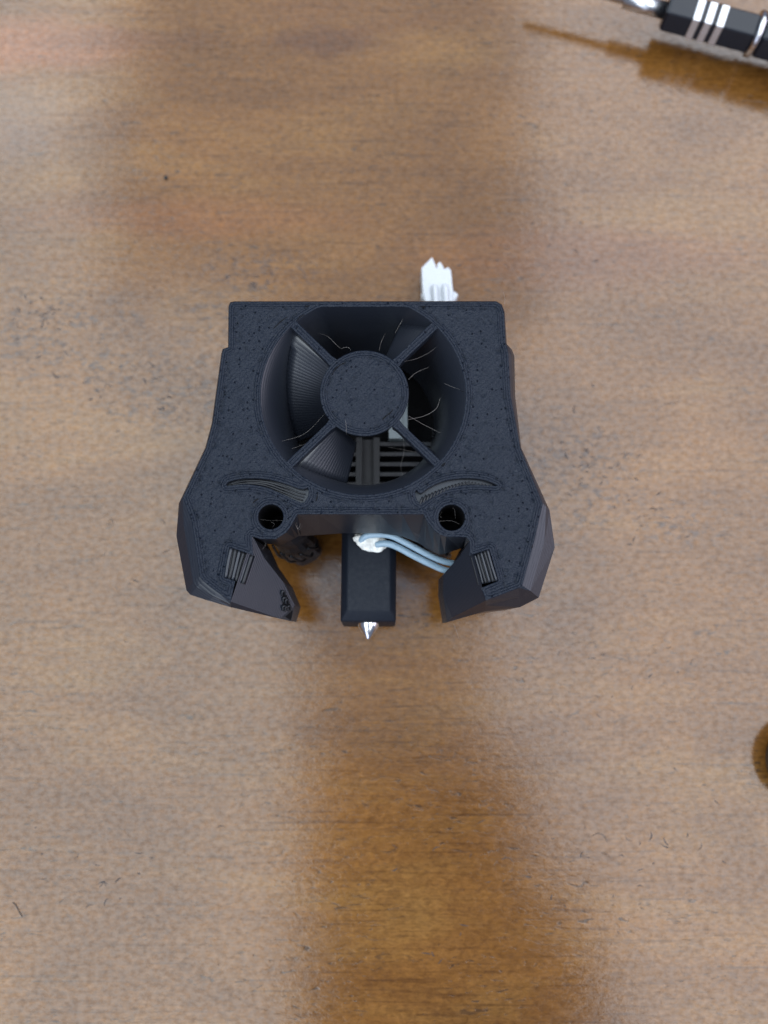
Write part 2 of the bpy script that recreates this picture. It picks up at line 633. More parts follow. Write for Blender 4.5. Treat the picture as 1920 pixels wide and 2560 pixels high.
# ---------------------------------------------------------------- the printed fan cover
cover = root('printed_fan_cover', 'black 3D-printed fan cover with round hub, four spokes and two down-swept ducts', 'fan cover',
             HUB, (TILT, 0, 0))
XY = lambda px, py: tuple(P(px, py, 0.0)[:2])

fan_c = Vector(XY(908, 985)); hub_c = Vector(XY(911, 982))
R_FAN = (P(1164, 990).x - P(652, 990).x) / 2
R_HUB = (P(1022, 981).x - P(800, 981).x) / 2
Y_FLAT = P(908, 767).y

# outline of the face: (face px) and, below it, where the wall's widest line shows (px) and how deep (mm)
OUT = [
    # upper left, going down the left side (counter-clockwise in the picture)
    ((586, 754), (586, 754), -1.2), ((576, 757), (575, 756), -1.2), ((572, 766), (571, 765), -1.2), ((571, 868), (570, 869), -1.2),
    ((558, 873), (556, 873), -1.2), ((555, 884), (553, 884), -1.5), ((531, 1059), (529, 1059), -1.5), ((515, 1120), (513, 1119), -1.5),
    ((457, 1243), (447, 1258), -1.6),
    ((479, 1303), (441, 1340), -3.4), ((499, 1440), (466, 1476), -2.8), ((508, 1452), (476, 1487), -2.4),
    ((545, 1481), (522, 1502), -1.5), ((577, 1504), (577, 1518), -1.2),
]
INNER_L = [  # from the lower end of the left duct back up to the notch: face edge only
    (588, 1453), (560, 1443), (574, 1368), (633, 1388), (630, 1341), (650, 1347), (690, 1348), (715, 1332), (727, 1316), (736, 1299), (744, 1286)]
INNER_R = [
    (1059, 1286), (1066, 1301), (1084, 1325), (1100, 1337), (1115, 1342), (1165, 1343), (1174, 1353), (1174, 1389), (1223, 1373), (1246, 1452), (1203, 1470)]
OUT_R = [
    ((1215, 1501), (1213, 1528), -6.0), ((1297, 1470), (1300, 1518), -6.0), ((1306, 1464), (1347, 1494), -3.8), ((1337, 1348), (1387, 1368), -3.6),
    ((1357, 1259), (1374, 1276), -1.8), ((1301, 1120), (1303, 1119), -1.5), ((1277, 990), (1288, 990), -3.0), ((1271, 884), (1286, 890), -3.0),
    ((1268, 868), (1280, 874), -2.5), ((1264, 858), (1267, 860), -1.2), ((1260, 780), (1262, 780), -1.2), ((1253, 762), (1255, 761), -1.2), ((1240, 754), (1241, 753), -1.2),
]
outer = [XY(*a[0]) for a in OUT] + [XY(*p) for p in INNER_L] + [XY(*p) for p in INNER_R] + [XY(*a[0]) for a in OUT_R]


def circle(c, r, n):
    return [(c[0] + r * math.cos(2 * math.pi * k / n), c[1] + r * math.sin(2 * math.pi * k / n)) for k in range(n)]


# fan opening: a circle cut flat at the top
open_ring = []
for k in range(120):
    a = 2 * math.pi * k / 120
    x = fan_c.x + R_FAN * math.cos(a); y = fan_c.y + R_FAN * math.sin(a)
    open_ring.append((x, min(y, Y_FLAT)))
hole_l = circle(XY(677, 1292), 31 / 13.6, 28)
hole_r = circle(XY(1129, 1294), 32.5 / 13.6, 28)
Z3 = lambda x, y: XY(420 + x * .2411, 1120 + y * .2411)
Z5 = lambda x, y: XY(1000 + x * .2532, 1120 + y * .2532)
brow_l = [Z3(*p) for p in ((600, 382), (625, 350), (700, 328), (800, 314), (950, 314), (1060, 328), (1150, 350), (1260, 385), (1350, 420), (1400, 428), (1448, 412),
                           (1460, 450), (1452, 500), (1415, 562), (1380, 567), (1290, 530), (1210, 488), (1130, 452), (1040, 414), (950, 392), (880, 380), (800, 375), (730, 378), (660, 388), (615, 392))]
brow_r = [Z5(*p) for p in ((148, 432), (164, 414), (186, 440), (212, 446), (280, 395), (350, 358), (420, 330), (500, 310), (600, 298), (700, 298), (780, 305), (850, 320), (910, 343), (962, 368),
                           (940, 373), (880, 368), (780, 362), (700, 362), (620, 368), (550, 378), (470, 392), (400, 414), (330, 450), (260, 503), (205, 546), (176, 528), (156, 485))]

rough_plate('front_face', outer, [open_ring, hole_l, hole_r, brow_l, brow_r], M['face'], cover, 0.46, 3)

# outer walls of the shroud and ducts


def wall_chain(name, chain, z_end):
    top = [Vector((*XY(*a[0]), 0)) for a in chain]
    mid = [P(*a[1], a[2]) for a in chain]
    bot = []
    for a, m in zip(chain, mid):
        bot.append(Vector((m.x * 0.995, m.y, z_end(m))))
    rnd = [t.lerp(m, 0.45) + Vector((0, 0, 0.12 * abs(m.z) if abs(m.z) < 4 else 0)) for t, m in zip(top, mid)]
    return skirt(name, [top, rnd, mid, bot], M['smooth_wall'], cover, closed=False)


def deep(m):
    # the shroud's back rests on the table, the ducts stop short of it
    zt = table_z(m.y)
    k = max(0.0, min(1.0, (m.y + 8) / 8))
    return (zt + 0.15) * k + (-23.0) * (1 - k)


top_chain = [OUT_R[-1], OUT[0]]
wall_chain('side_wall', OUT, deep)['label'] = 'left outer wall of the shroud with its bevelled duct cheek'
wall_chain('side_wall', OUT_R, deep)['label'] = 'right outer wall of the shroud with its bevelled duct cheek'
wall_chain('back_wall', top_chain, deep)

# the wall of the notch between the ducts, facing the viewer
notch_px = [(744, 1286), (1059, 1286)]
nl, nr = [Vector((*XY(*p), 0)) for p in notch_px]
under = [P(752, 1340, -14), P(800, 1337, -14), P(860, 1333, -14), P(950, 1333, -14), P(1005, 1341, -14), P(1045, 1357, -14)]
tops = [nl.lerp(nr, t) for t in (0, .17, .37, .65, .83, 1)]
back = [u + Vector((0, 5, -1)) for u in under]
skirt('notch_wall', [tops, under, back], M['smooth_wall'], cover, closed=False)

# bosses round the two screw holes: the wall below the face edge


def boss(px_list, depth, px_low):
    t = [Vector((*XY(*p), 0)) for p in px_list]
    b = [P(*p, -depth) for p in px_low]
    return skirt('screw_boss', [t, b], M['smooth_wall'], cover, closed=False, smooth=False)


boss([(630, 1341), (650, 1347), (690, 1348), (715, 1332), (727, 1316), (736, 1299), (744, 1286)], 13,
     [(655, 1352), (668, 1360), (702, 1362), (727, 1352), (738, 1345), (747, 1340), (752, 1340)])
boss([(1059, 1286), (1066, 1301), (1084, 1325), (1100, 1337), (1115, 1342), (1165, 1343), (1174, 1353)], 13,
     [(1045, 1357), (1062, 1368), (1084, 1380), (1098, 1386), (1112, 1384), (1150, 1372), (1160, 1368)])

# printed mounting posts below the screw holes, reaching down to the table
for hp, lean in ((XY(677, 1292), 1.0), (XY(1129, 1294), -1.0)):
    rings_ = []
    zt = table_z(hp[1] - 2)
    for i in range(15):
        t = i / 14
        z = -7 + (zt + 0.3 + 7) * t
        rr = 3.0 + 0.9 * t
        rings_.append([(hp[0] + lean * 1.6 * t + (rr + 1.0 * noise.noise(Vector((k * .5, i * .45, lean)))) * math.cos(2 * math.pi * k / 20), hp[1] - 1.2 * t + (rr + 1.0 * noise.noise(Vector((k * .5, i * .45, lean)))) * math.sin(2 * math.pi * k / 20), z) for k in range(20)])
    skirt('mounting_post', rings_, M['wall'], cover, cap_end=True)
    for k in range(5):
        a0 = -2.6 + k * 0.5
        tube('drooping_strand', [(hp[0] + lean * 1.0 + 4.0 * math.cos(a0), hp[1] - 0.8 + 4.0 * math.sin(a0), -20 - k), (hp[0] + lean * 1.3 + 4.7 * math.cos(a0 + .3), hp[1] - 1 + 4.7 * math.sin(a0 + .3), -25 - k), (hp[0] + lean * 1.4 + 4.2 * math.cos(a0 + .5), hp[1] - 1 + 4.2 * math.sin(a0 + .5), -30)], 0.3, M['strand'], cover, 6, 4)

# screw hole sleeves and brow groove linings
for h in (hole_l, hole_r):
    c = Vector((sum(p[0] for p in h) / len(h), sum(p[1] for p in h) / len(h)))
    skirt('screw_hole', [[(x, y, 0) for x, y in h], [(x, y, -13) for x, y in h]], M['void'], cover, smooth=False, cap_end=True)  # shade down the hole put into its black lining


def shrink(poly, k, z):
    # pull an outline inwards along its own normals
    out = []
    n = len(poly)
    area = sum(poly[i][0] * poly[(i + 1) % n][1] - poly[(i + 1) % n][0] * poly[i][1] for i in range(n))
    s = 1 if area > 0 else -1
    for i in range(n):
        a = Vector(poly[i - 1]); b = Vector(poly[(i + 1) % n]); d = (b - a)
        nrm = Vector((-d.y, d.x)).normalized() * s
        p = Vector(poly[i]) + nrm * k
        out.append((p.x, p.y, z))
    return out


for poly in (brow_l, brow_r):
    g = skirt('brow_groove', [[(x, y, 0) for x, y in poly], shrink(poly, 0.06, -1.1)], M['smooth_wall'], cover, cap_end=True)
# left brow: long strands lying along the groove; right brow: short slanted strands
for k, off in enumerate((0.20, 0.50, 0.80)):
    n = 12
    up = [(630, 368), (800, 322), (950, 322), (1060, 338), (1150, 362), (1260, 396), (1350, 432), (1430, 450)]
    lo = [(650, 380), (800, 370), (950, 385), (1040, 408), (1130, 445), (1210, 480), (1290, 522), (1385, 555)]
    path = []
    for i, (u, l) in enumerate(zip(up, lo)):
        q = Z3(u[0] + (l[0] - u[0]) * off, u[1] + (l[1] - u[1]) * off)
        path.append((q[0], q[1], -0.48 - 0.10 * ((k * 7 + i * 3) % 4)))
    tube('groove_strand', path[(k % 2):len(path) - (k // 3)], lambda t: 0.13 + 0.09 * math.sin(math.pi * min(1, t * 1.2)), M['strand'], cover, 6, 5)
for i in range(22):
    t = i / 21
    x = 205 + t * 690
    ytop = 470 - 160 * math.sin(min(1, t * 1.25) * math.pi / 2) + max(0, t - .65) * 140
    ln = 74 * (1 - t) + 16
    a = Z5(x + 18, ytop + 14); b = Z5(x - 8, ytop + ln)
    tube('groove_strand', [(a[0], a[1], -0.36), ((a[0] + b[0]) / 2, (a[1] + b[1]) / 2, -0.02), (b[0], b[1], -0.20)], 0.21 - 0.08 * t, M['strand'], cover, 6, 3)

# the funnel behind the opening
rings = []
NZ = 24


def fan_s(z):
    """how far the funnel has narrowed at depth z"""
    return 1 - (0.19 * (1 - math.exp(z / 4.5)) - 0.0025 * z)


for i in range(NZ + 1):
    z = -21.0 * i / NZ
    k = fan_s(z)
    rings.append([(fan_c.x + (x - fan_c.x) * k, fan_c.y + (y - fan_c.y) * (1 + 0.011 * z) if y > fan_c.y else fan_c.y + (y - fan_c.y) * k, z) for x, y in open_ring])
skirt('fan_funnel', rings, M['funnel'], cover, smooth=True)

# hub, spokes and swept vanes
hub_ring = circle(hub_c, R_HUB, 72)
hub = rough_plate('hub', hub_ring, [], M['face'], cover, 0.46, 9)
hr = lambda r, z: [(*p, z) for p in circle(hub_c, r, 72)]
skirt('hub_rim', [hr(R_HUB, 0), hr(R_HUB + .02, -0.5), hr(R_HUB - 0.25, -1.5), hr(R_HUB - 0.8, -2.0)], M['smooth_wall'], hub, smooth=True, cap_end=True)


def ring_r(a):
    """distance from the hub centre to the opening's edge along direction a"""
    d = Vector((math.cos(a), math.sin(a)))
    r = R_HUB
    while r < 40:
        p = hub_c + d * r
        if (p - fan_c).length > R_FAN or p.y > Y_FLAT:
            return r
        r += 0.05
    return r


fl_pts = [(fan_c.x + 23 * math.cos(2 * math.pi * k / 24), fan_c.y + 23 * math.sin(2 * math.pi * k / 24) + 1, -37.0) for k in range(24)]
link('dark_backing', fl_pts, [tuple(range(24))], M['void'], cover)  # added dark plate so the interior stays black instead of showing the table
link('dark_backing_side', [(x, y, z) for z in (-37, -20) for x, y, _ in fl_pts if True], [(k, (k + 1) % 24, 24 + (k + 1) % 24, 24 + k) for k in range(12)], M['void'], cover)
SPOKES = ((135, 64, 16.0), (225, 30, 9.0), (315, 5, 4.0), (45, 20, 6.0))
for si, (ang, twist, depth) in enumerate(SPOKES):
    a = R(ang)
    d = Vector((math.cos(a), math.sin(a))); nn = Vector((-d.y, d.x))
    r0, r1 = R_HUB - 0.02, ring_r(a) + 0.10
    w0, w1 = 0.72, 0.78
    quad = [hub_c + d * r0 - nn * w0 * 1.25, hub_c + d * (r0 + 1.2) - nn * w0, hub_c + d * r1 - nn * w1, hub_c + d * r1 + nn * w1, hub_c + d * (r0 + 1.2) + nn * w0, hub_c + d * r0 + nn * w0 * 1.25]
    quad = [tuple(q) for q in quad]
    sp = rough_plate('spoke', quad, [], M['face'], cover, 0.42, 20 + si, pit=0.02, amp=0.03)
    skirt('spoke_side', [[(x, y, 0) for x, y in quad], [(x, y, -1.9) for x, y in quad]], M['smooth_wall'], sp, cap_end=True)
    # the vane: printed layer by layer, each layer a radial line turned a little further
    nl_ = int(depth / 0.36)
    verts, faces = [], []
    NS = 7
    for i in range(nl_ + 1):
        z = -1.6 - (depth - 1.6) * i / nl_
        tw = a + R(twist) * (i / nl_) ** 0.9 + math.atan2(0.3, r0)
        tz = -z / 21.0
        for step in (0,):
            zz = z - (0.0 if step == 0 else (depth / nl_) * 0.62)
            dd_ = Vector((math.cos(tw), math.sin(tw)))
            rr0 = R_HUB - 0.9
            rr1 = ring_r(tw) * fan_s(z) + 0.2 if math.sin(tw) < 0.6 else ring_r(tw) * (1 - 0.10 * tz)
            for s in range(NS):
                q = hub_c + dd_ * (rr0 + (rr1 - rr0) * s / (NS - 1))
                verts.append((q.x, q.y, zz))
    rows = nl_ + 1
    for i in range(rows - 1):
        for s in range(NS - 1):
            faces.append((i * NS + s, i * NS + s + 1, (i + 1) * NS + s + 1, (i + 1) * NS + s))
    v = link('vane', verts, faces, M['vane'], sp, smooth=True)
    m = v.modifiers.new('thickness', 'SOLIDIFY'); m.thickness = 0.8; m.offset = -1 if v.data.polygons[0].normal.z > 0 else 1

# duct tips: sloped inner facets


def duct_tip(a_px, b_px, c_px, c_z, lip_px, label):
    """a flat facet that leaves the face along a-b and sinks to c_z at c; lip_px walks its free edge from a to b"""
    a, b, c = P(*a_px, 0), P(*b_px, 0), P(*c_px, c_z)
    nrm = (b - a).cross(c - a).normalized()
    o = BODY_I @ CAM
    low = []
    for q in lip_px:
        d = BODY_I.to_3x3() @ ray(*q)
        low.append(o + d * ((a - o).dot(nrm) / d.dot(nrm)))
    pts = [a] + low + [b]
    f = link('duct_slope', pts, [tuple(range(len(pts)))], M['smooth_wall'], cover)
    f['label'] = label
    return low


ll = duct_tip((631, 1341), (577, 1504), (710, 1458), -8.5, [(634, 1345), (662, 1397), (710, 1458), (737, 1513), (700, 1547)],
              'striped sloping inner side of the left duct')
lr = duct_tip((1174, 1353), (1215, 1501), (1109, 1436), -8.5, [(1171, 1357), (1150, 1390), (1109, 1436), (1107, 1482), (1130, 1544)],
              'smooth sloping inner side of the right duct')


def tip_end(slope_low, corner_px, corner_z, out_mid, tag_):
    """inner lip, outlet mouth and underside of a duct tip"""
    c = P(*corner_px, corner_z)
    # lip wall below the slope's inner edge
    low = [Vector((v.x, v.y, -22.5)) for v in slope_low[:-1]]
    skirt('duct_lip', [slope_low[:-1], low], M['wall'], cover, closed=False)
    a, b = slope_low[-2], slope_low[-1]
    # narrow mouth face between lip end, corner and slope end
    link('duct_nose', [a, b, c, Vector((c.x, c.y, -22.5)), Vector((a.x, a.y, -22.5))], [(0, 1, 2), (0, 2, 3, 4)], M['wall'], cover)
    # bottom wall from the nose corner out to the cheek
    m = P(*out_mid[1], out_mid[2])
    t = Vector((*XY(*out_mid[0]), 0))
    link('duct_underside', [b, c, m, t, Vector((c.x, c.y, -22.5)), Vector((m.x, m.y, -23.0))], [(0, 1, 2, 3), (1, 4, 5, 2)], M['smooth_wall'], cover)
    return c


cl = tip_end(ll, (728, 1553), ll[-2].z - 1.5, OUT[-1], 'left')
cr = tip_end(lr, (1117, 1556), lr[-2].z - 1.5, OUT_R[0], 'right')

# ragged outlet at the left tip: flat black patches draw the mouth's shade, with loops of filament
n_l = (P(577, 1504) - P(631, 1341)).cross(ll[2] - P(631, 1341)).normalized()
n_l = n_l if n_l.z > 0 else -n_l


def on_left_slope(px, py, lift):
    o = BODY_I @ CAM
    d = BODY_I.to_3x3() @ ray(px, py)
    return o + d * ((ll[2] + n_l * lift - o).dot(n_l) / d.dot(n_l))


link('mouth_shade', [on_left_slope(*q, 0.06) for q in ((709, 1474), (722, 1498), (727, 1516), (712, 1527), (706, 1518), (707, 1492))], [(0, 1, 2, 3, 4, 5)], M['void'], cover)
link('mouth_shade', [ll[3].lerp(ll[4], a_).lerp(cl, b_) + Vector((0.06, -0.1, 0.12)) for a_, b_ in ((.12, .2), (.75, .2), (.6, .8), (.3, .8))], [(0, 1, 2, 3)], M['void'], cover)
for (x, y) in ((711, 1521), (717, 1523), (723, 1521), (712, 1500), (718, 1505), (709, 1484)):
    tube('drooping_strand', [on_left_slope(x - 4, y + 5, 0.1), on_left_slope(x - 3, y - 5, 0.35), on_left_slope(x + 3, y - 4, 0.35), on_left_slope(x + 4, y + 4, 0.1)], 0.2, M['strand'], cover, 6, 5)

# dark interior floor under both ducts and the shroud
for nm, chain, inner in (('duct_floor', OUT, (ll, cl)), ('duct_floor', OUT_R, (lr, cr))):
    ring = [P(*a[1], a[2]) for a in chain if P(*a[1], a[2]).y < -8]
    pts = [Vector((p.x * .99, p.y, -22.6)) for p in ring]
    low = [Vector((p.x, p.y, -22.3)) for p in inner[0][:-1]]
    cc = [Vector((inner[1].x, inner[1].y, -22.3))]
    loop = pts + cc + low[::-1] if chain is OUT else [*low, *cc, *pts]
    link(nm, loop, [tuple(range(len(loop)))], M['void'], cover)

# stair-stepped ridges where the slope leaves the face


def ridges(px0, px1, px2, px3, n, zdeep):
    """px0-px1 top edge, px3-px2 lower edge; strips run from top edge to lower edge, stepping down from the face side"""
    for k in range(n):
        t0 = (k + 0.04) / n; t1 = (k + 0.80) / n
        top = [Vector(px0).lerp(Vector(px1), t) for t in (t0, t1)]
        low = [Vector(px3).lerp(Vector(px2), t) for t in (t0, t1)]
        w = 0.012 * ((k * 5) % 3 - 1)
        z = -zdeep * (k + 1) / (n + 1)
        a = [P(*q, z) for q in (top[0], top[1])]
        b = [P(*q, z) for q in (low[0], low[1])]
        mids = []
        path = [(a[0] + a[1]) / 2, (a[0] + a[1] + b[0] + b[1]) / 4 + Vector((w * 6, 0, 0.04)), (b[0] + b[1]) / 2]
        r = (a[1] - a[0]).length * 0.56
        tube('layer_ridge', path, r, M['strand'] if k % 2 else M['smooth_wall'], cover, 8, 5)
    base = [P(*px0, -0.15), P(*px1, -zdeep - .1), P(*px2, -zdeep - .1), P(*px3, -0.15)]
    link('ridge_bed', [v - Vector((0, 0, 0.55)) for v in base] + base, [(0, 1, 2, 3), (0, 1, 5, 4), (1, 2, 6, 5), (2, 3, 7, 6), (3, 0, 4, 7)], M['smooth_wall'], cover)


ridges((574, 1369), (636, 1390), (612, 1461), (561, 1442), 6, 1.0)
ridges((1222, 1374), (1173, 1390), (1193, 1463), (1245, 1451), 6, 1.0)

# drooping strands inside the funnel's lower corners
for (x0, y0, x1, y1) in ((700, 1070, 735, 1150), (1085, 1075, 1122, 1135)):
    for k in range(9):
        t = k / 8
        x = x0 + (x1 - x0) * t * 0.6 + random.uniform(-4, 4); y = y0 + (y1 - y0) * t
        a = P(x - 7, y, -13 + random.uniform(-1, 1)); b = P(x + 9, y + random.uniform(-3, 6), -14); c = P(x + 2, y + 9, -15)
        tube('drooping_strand', [a, c, b], 0.16, M['strand'], cover, 5, 4)

# fine drawn plastic strings
STR = [
    ([(795, 832, -6), (820, 842, -4), (845, 866, -2), (857, 872, 0.1)], .035), ([(857, 870, 0.1), (870, 868, -.2), (877, 876, 0)], .03),
    ([(948, 876, 0), (953, 855, -3), (964, 833, -6)], .035), ([(988, 833, -4), (1003, 805, -4), (1017, 780, -3)], .04),
    ([(1004, 905, -.5), (1040, 897, -3), (1075, 880, -4), (1112, 848, -2)], .035), ([(1021, 949, -.5), (1040, 932, -3), (1073, 917, -5)], .045),
    ([(1021, 1049, -1), (1060, 1040, -4), (1090, 1022, -5), (1101, 994, -6)], .055), ([(1022, 1040, -1), (1060, 1062, -4), (1103, 1083, -5)], .04),
    ([(1110, 958, -3), (1130, 967, -2), (1148, 973, -.5)], .03), ([(1008, 1090, -2), (1010, 1130, -5), (1002, 1165, -7), (1008, 1190, -8)], .035),
    ([(690, 1107, -2), (760, 1085, -4), (812, 1035, -1)], .03), ([(700, 1130, -3), (735, 1120, -5), (770, 1107, -5)], .035),
    ([(866, 1085, 0), (865, 1060, .3), (862, 1048, .2)], .03), ([(968, 1117, -9), (1010, 1125, -10), (1050, 1132, -10)], .03),
    ([(652, 1299, -3), (680, 1301, -4), (706, 1301, -3)], .03), ([(677, 1304, -3), (686, 1311, -3), (680, 1318, -3)], .03),
    ([(1097, 1303, -3), (1128, 1302, -4), (1150, 1311, -2.5)], .05), ([(1122, 1262, -2), (1136, 1275, -4), (1138, 1296, -4)], .045), ([(1104, 1280, -3), (1100, 1290, -4), (1106, 1296, -4)], .04),
    ([(738, 1310, -2), (745, 1322, -3), (752, 1307, -2)], .04), ([(742, 1306, -1), (746, 1325, -5), (758, 1312, -3)], .035),
    ([(655, 1375, -3), (664, 1362, -3), (661, 1350, -3)], .035), ([(660, 1397, -5), (668, 1390, -5)], .04),
    ([(1134, 1560, -12), (1140, 1575, -13), (1148, 1600, -14)], .035), ([(1258, 730, -1), (1262, 745, -.5), (1261, 765, 0)], .03),
    ([(1031, 1330, -8), (1055, 1345, -10), (1070, 1365, -11)], .03),
]
for path, r in STR:
    tube('plastic_string', [P(*p) for p in path], lambda t, r=r: r * (0.22 + 0.32 * math.sin(math.pi * (0.15 + 0.8 * t))), M['string'], cover, 5, 6)

# gaps and scars between printed lines, their shade drawn as dark tubes
for path in (((829, 938), (837, 924), (848, 914), (863, 906)), ((955, 1051), (963, 1042), (975, 1033), (985, 1020)), ((683, 822), (700, 806), (718, 792)), ((740, 803), (750, 793), (762, 786)),
             ((762, 763), (768, 766), (774, 763)), ((1052, 766), (1058, 768), (1064, 764)), ((1104, 1165), (1110, 1160), (1116, 1158)), ((788, 1259), (792, 1246), (794, 1232)),
             ((571, 795), (572, 800)), ((569, 955), (573, 959)), ((562, 1017), (566, 1023)), ((548, 1095), (554, 1098)), ((483, 1300), (490, 1312)), ((1185, 1080), (1193, 1084)), ((1150, 975), (1158, 979)),
             ((632, 1258), (640, 1250), (648, 1246)), ((905, 1240), (915, 1246)), ((1062, 1235), (1070, 1243)), ((490, 1175), (500, 1168)), ((505, 1430), (514, 1436))):
    tube('gap_shade', [Vector((*XY(*q), -0.03)) for q in path], lambda t: 0.05 + 0.09 * math.sin(math.pi * t), M['void'], cover, 6, 4)

# ---------------------------------------------------------------- the hot end inside
ZS = -19.0
hot = root('hot_end', 'black silicone-wrapped hot end with steel nozzle and pale blue wires, below the fan cover', 'hot end', HUB, (TILT, 0, 0))
# heater block in its sock
fl = [P(870, 1300, ZS), P(975, 1300, ZS), P(975, 1527, ZS), P(868, 1526, ZS)]
ol = [P(855, 1300, ZS - 1.6), P(991, 1300, ZS - 1.6), P(990, 1554, ZS - 1.6), P(851, 1554, ZS - 1.6)]
dl = [Vector((v.x, v.y + (0.0 if i < 2 else -0.5), ZS - 12.0)) for i, v in enumerate(ol)]
dl[2].y = ol[2].y - 0.9; dl[3].y = ol[3].y - 0.9
bm = bmesh.new()
vv = [[bm.verts.new(v) for v in r] for r in (fl, ol, dl)]
bm.faces.new(vv[0])
for i in range(2):
    for k in range(4):
        bm.faces.new((vv[i][k], vv[i][(k + 1) % 4], vv[i + 1][(k + 1) % 4], vv[i + 1][k]))
bm.faces.new(vv[2][::-1])
bmesh.ops.recalc_face_normals(bm, faces=bm.faces)
link_bm('silicone_sock', bm, M['sock'], hot, smooth=True, bevel=0.4, seg=3, angle=20)
# nozzle: turned cone pointing out of the lower end
zn = ZS - 5.5
n0 = P(921, 1556, zn); tip = P(919, 1598, zn)
ax = Vector((0, -1, 0))
L = abs(tip.y - n0.y)
prof = [(0, 2.15), (L * .26, 2.1), (L * .90, 0.60), (L * 0.985, 0.48), (L, 0.36)]
verts, faces = [], []
NSG = 32
for d, r in prof:
    for k in range(NSG):
        t = 2 * math.pi * k / NSG
        verts.append((n0.x + r * math.cos(t), n0.y - d, n0.z + r * math.sin(t)))
for i in range(len(prof) - 1):
    for k in range(NSG):
        k2 = (k + 1) % NSG
        faces.append((i * NSG + k, i * NSG + k2, (i + 1) * NSG + k2, (i + 1) * NSG + k))
faces.append(tuple((len(prof) - 1) * NSG + k for k in range(NSG)))
nz = link('nozzle', verts, faces, M['steel'], hot, smooth=True)
# white cement at the wire end
bc = P(926, 1356, ZS + 0.6)
bm = bmesh.new()
bmesh.ops.create_icosphere(bm, subdivisions=4, radius=1.0)
for v in bm.verts:
    n = noise.noise(v.co * 1.7 + Vector((3, 1, 0))) * 0.22 + noise.noise(v.co * 4.2) * 0.10
    p = v.co * (1 + n)
    sx = 3.5
    tilt = 0.10 * p.x
    v.co = Vector((bc.x + p.x * sx, bc.y + (p.y * 1.75 - p.x * 0.55), bc.z + p.z * 1.35))
link_bm('cement_bead', bm, M['cement'], hot, smooth=True)
wa = [(902, 1352, ZS + 1.0), (910, 1343, ZS + 1.7), (922, 1338, ZS + 2.1), (946, 1336, ZS + 2.3), (979, 1340, ZS + 2.3), (1022, 1361, ZS + 2.2), (1065, 1384, ZS + 1.8), (1100, 1400, ZS + 1.2), (1125, 1407, ZS + .8), (1160, 1412, ZS + .3), (1220, 1405, ZS - 1)]
wb = [(940, 1362, ZS + 1.4), (958, 1359, ZS + 1.9), (976, 1361, ZS + 2.1), (1000, 1371, ZS + 2.0), (1033, 1389, ZS + 1.8), (1065, 1405, ZS + 1.5), (1100, 1421, ZS + 1.0), (1127, 1429, ZS + .6), (1160, 1434, ZS + .2), (1220, 1425, ZS - 1)]
for w in (wa, wb):
    tube('wire', [P(*p) for p in w], 0.68, M['wire'], hot, 14, 8)
# heat sink: fins between a pair of posts
ZH = -25.0
q0 = P(830, 1060, ZH); q1 = P(1105, 1290, ZH)
hx0, hx1, hy1, hy0 = q0.x, q1.x, q0.y + 14, q1.y - 1
link_bm('heat_sink_core', box_bm(hx0, hx1, hy0, hy1, table_z(0) + 0.1, ZH - 4.5), M['void'], hot)
pl = P(894, 1150, ZH).x, P(904, 1150, ZH).x, P(935, 1150, ZH).x, P(948, 1150, ZH).x
link_bm('heat_sink_post', box_bm(P(890, 1150, ZH).x, P(905, 1150, ZH).x, hy0, P(0, 1095, ZH).y, ZH - 4.5, ZH + 0.3), M['black_metal'], hot, bevel=0.15)
link_bm('heat_sink_post', box_bm(P(934, 1150, ZH).x, P(949, 1150, ZH).x, hy0, P(0, 1095, ZH).y, ZH - 4.5, ZH + 0.3), M['black_metal'], hot, bevel=0.15)
link_bm('heat_sink_web', box_bm(P(905, 1150, ZH).x + .02, P(934, 1150, ZH).x - .02, hy0, P(0, 1095, ZH).y, ZH - 4.5, ZH - 1.6), M['black_metal'], hot)
for k in range(8):
    yc = P(1000, 1110 + 25.2 * k, ZH).y
    for xa, xb in ((hx0, P(890, 1150, ZH).x - .02), (P(949, 1150, ZH).x + .02, hx1)):
        link_bm('heat_sink_fin', box_bm(xa, xb, yc - 0.42, yc + 0.42, ZH - 4.5, ZH), M['black_metal'], hot, bevel=0.1, seg=1)

# ---------------------------------------------------------------- white plug glimpsed through the opening
plug2 = root('wire_plug', 'white plastic plug glimpsed inside the cover, below right of the hub', 'plug', HUB, (TILT, 0, 0))
ZW = -23.0
a = P(972, 1005, ZW); b = P(1019, 1096, ZW)
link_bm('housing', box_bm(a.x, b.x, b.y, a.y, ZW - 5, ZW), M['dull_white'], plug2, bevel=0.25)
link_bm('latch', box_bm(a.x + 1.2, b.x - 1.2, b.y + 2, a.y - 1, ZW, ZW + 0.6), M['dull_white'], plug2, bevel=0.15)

# ---------------------------------------------------------------- white wire connector behind the cover
c0 = T(1098, 742, 4.0); c1 = T(1090, 660, 7.0)
con = root('wire_connector', 'small white plastic wire connector lying behind the top edge of the cover', 'connector', c0, (0, 0, R(3)))
wd = (T(1130, 690, 6).x - T(1054, 690, 6).x)
ln = (c1 - c0).length
h0 = -3.0


def prism(name, px, z0, z1, mat, parent, bevel=0.25, level=6.0):
    inv = Matrix.Rotation(-parent.rotation_euler.z, 3, 'Z')
    pts = [inv @ (T(x, y, level) - c0) for x, y in px]
    bm = bmesh.new()
    lo = [bm.verts.new((p.x, p.y, z0)) for p in pts]
    hi = [bm.verts.new((p.x, p.y, z1)) for p in pts]
    n = len(pts)
    bm.faces.new(hi); bm.faces.new(lo[::-1])
    for k in range(n):
        bm.faces.new((lo[k], lo[(k + 1) % n], hi[(k + 1) % n], hi[k]))
    bmesh.ops.recalc_face_normals(bm, faces=bm.faces)
    return link_bm(name, bm, mat, parent, bevel=bevel)


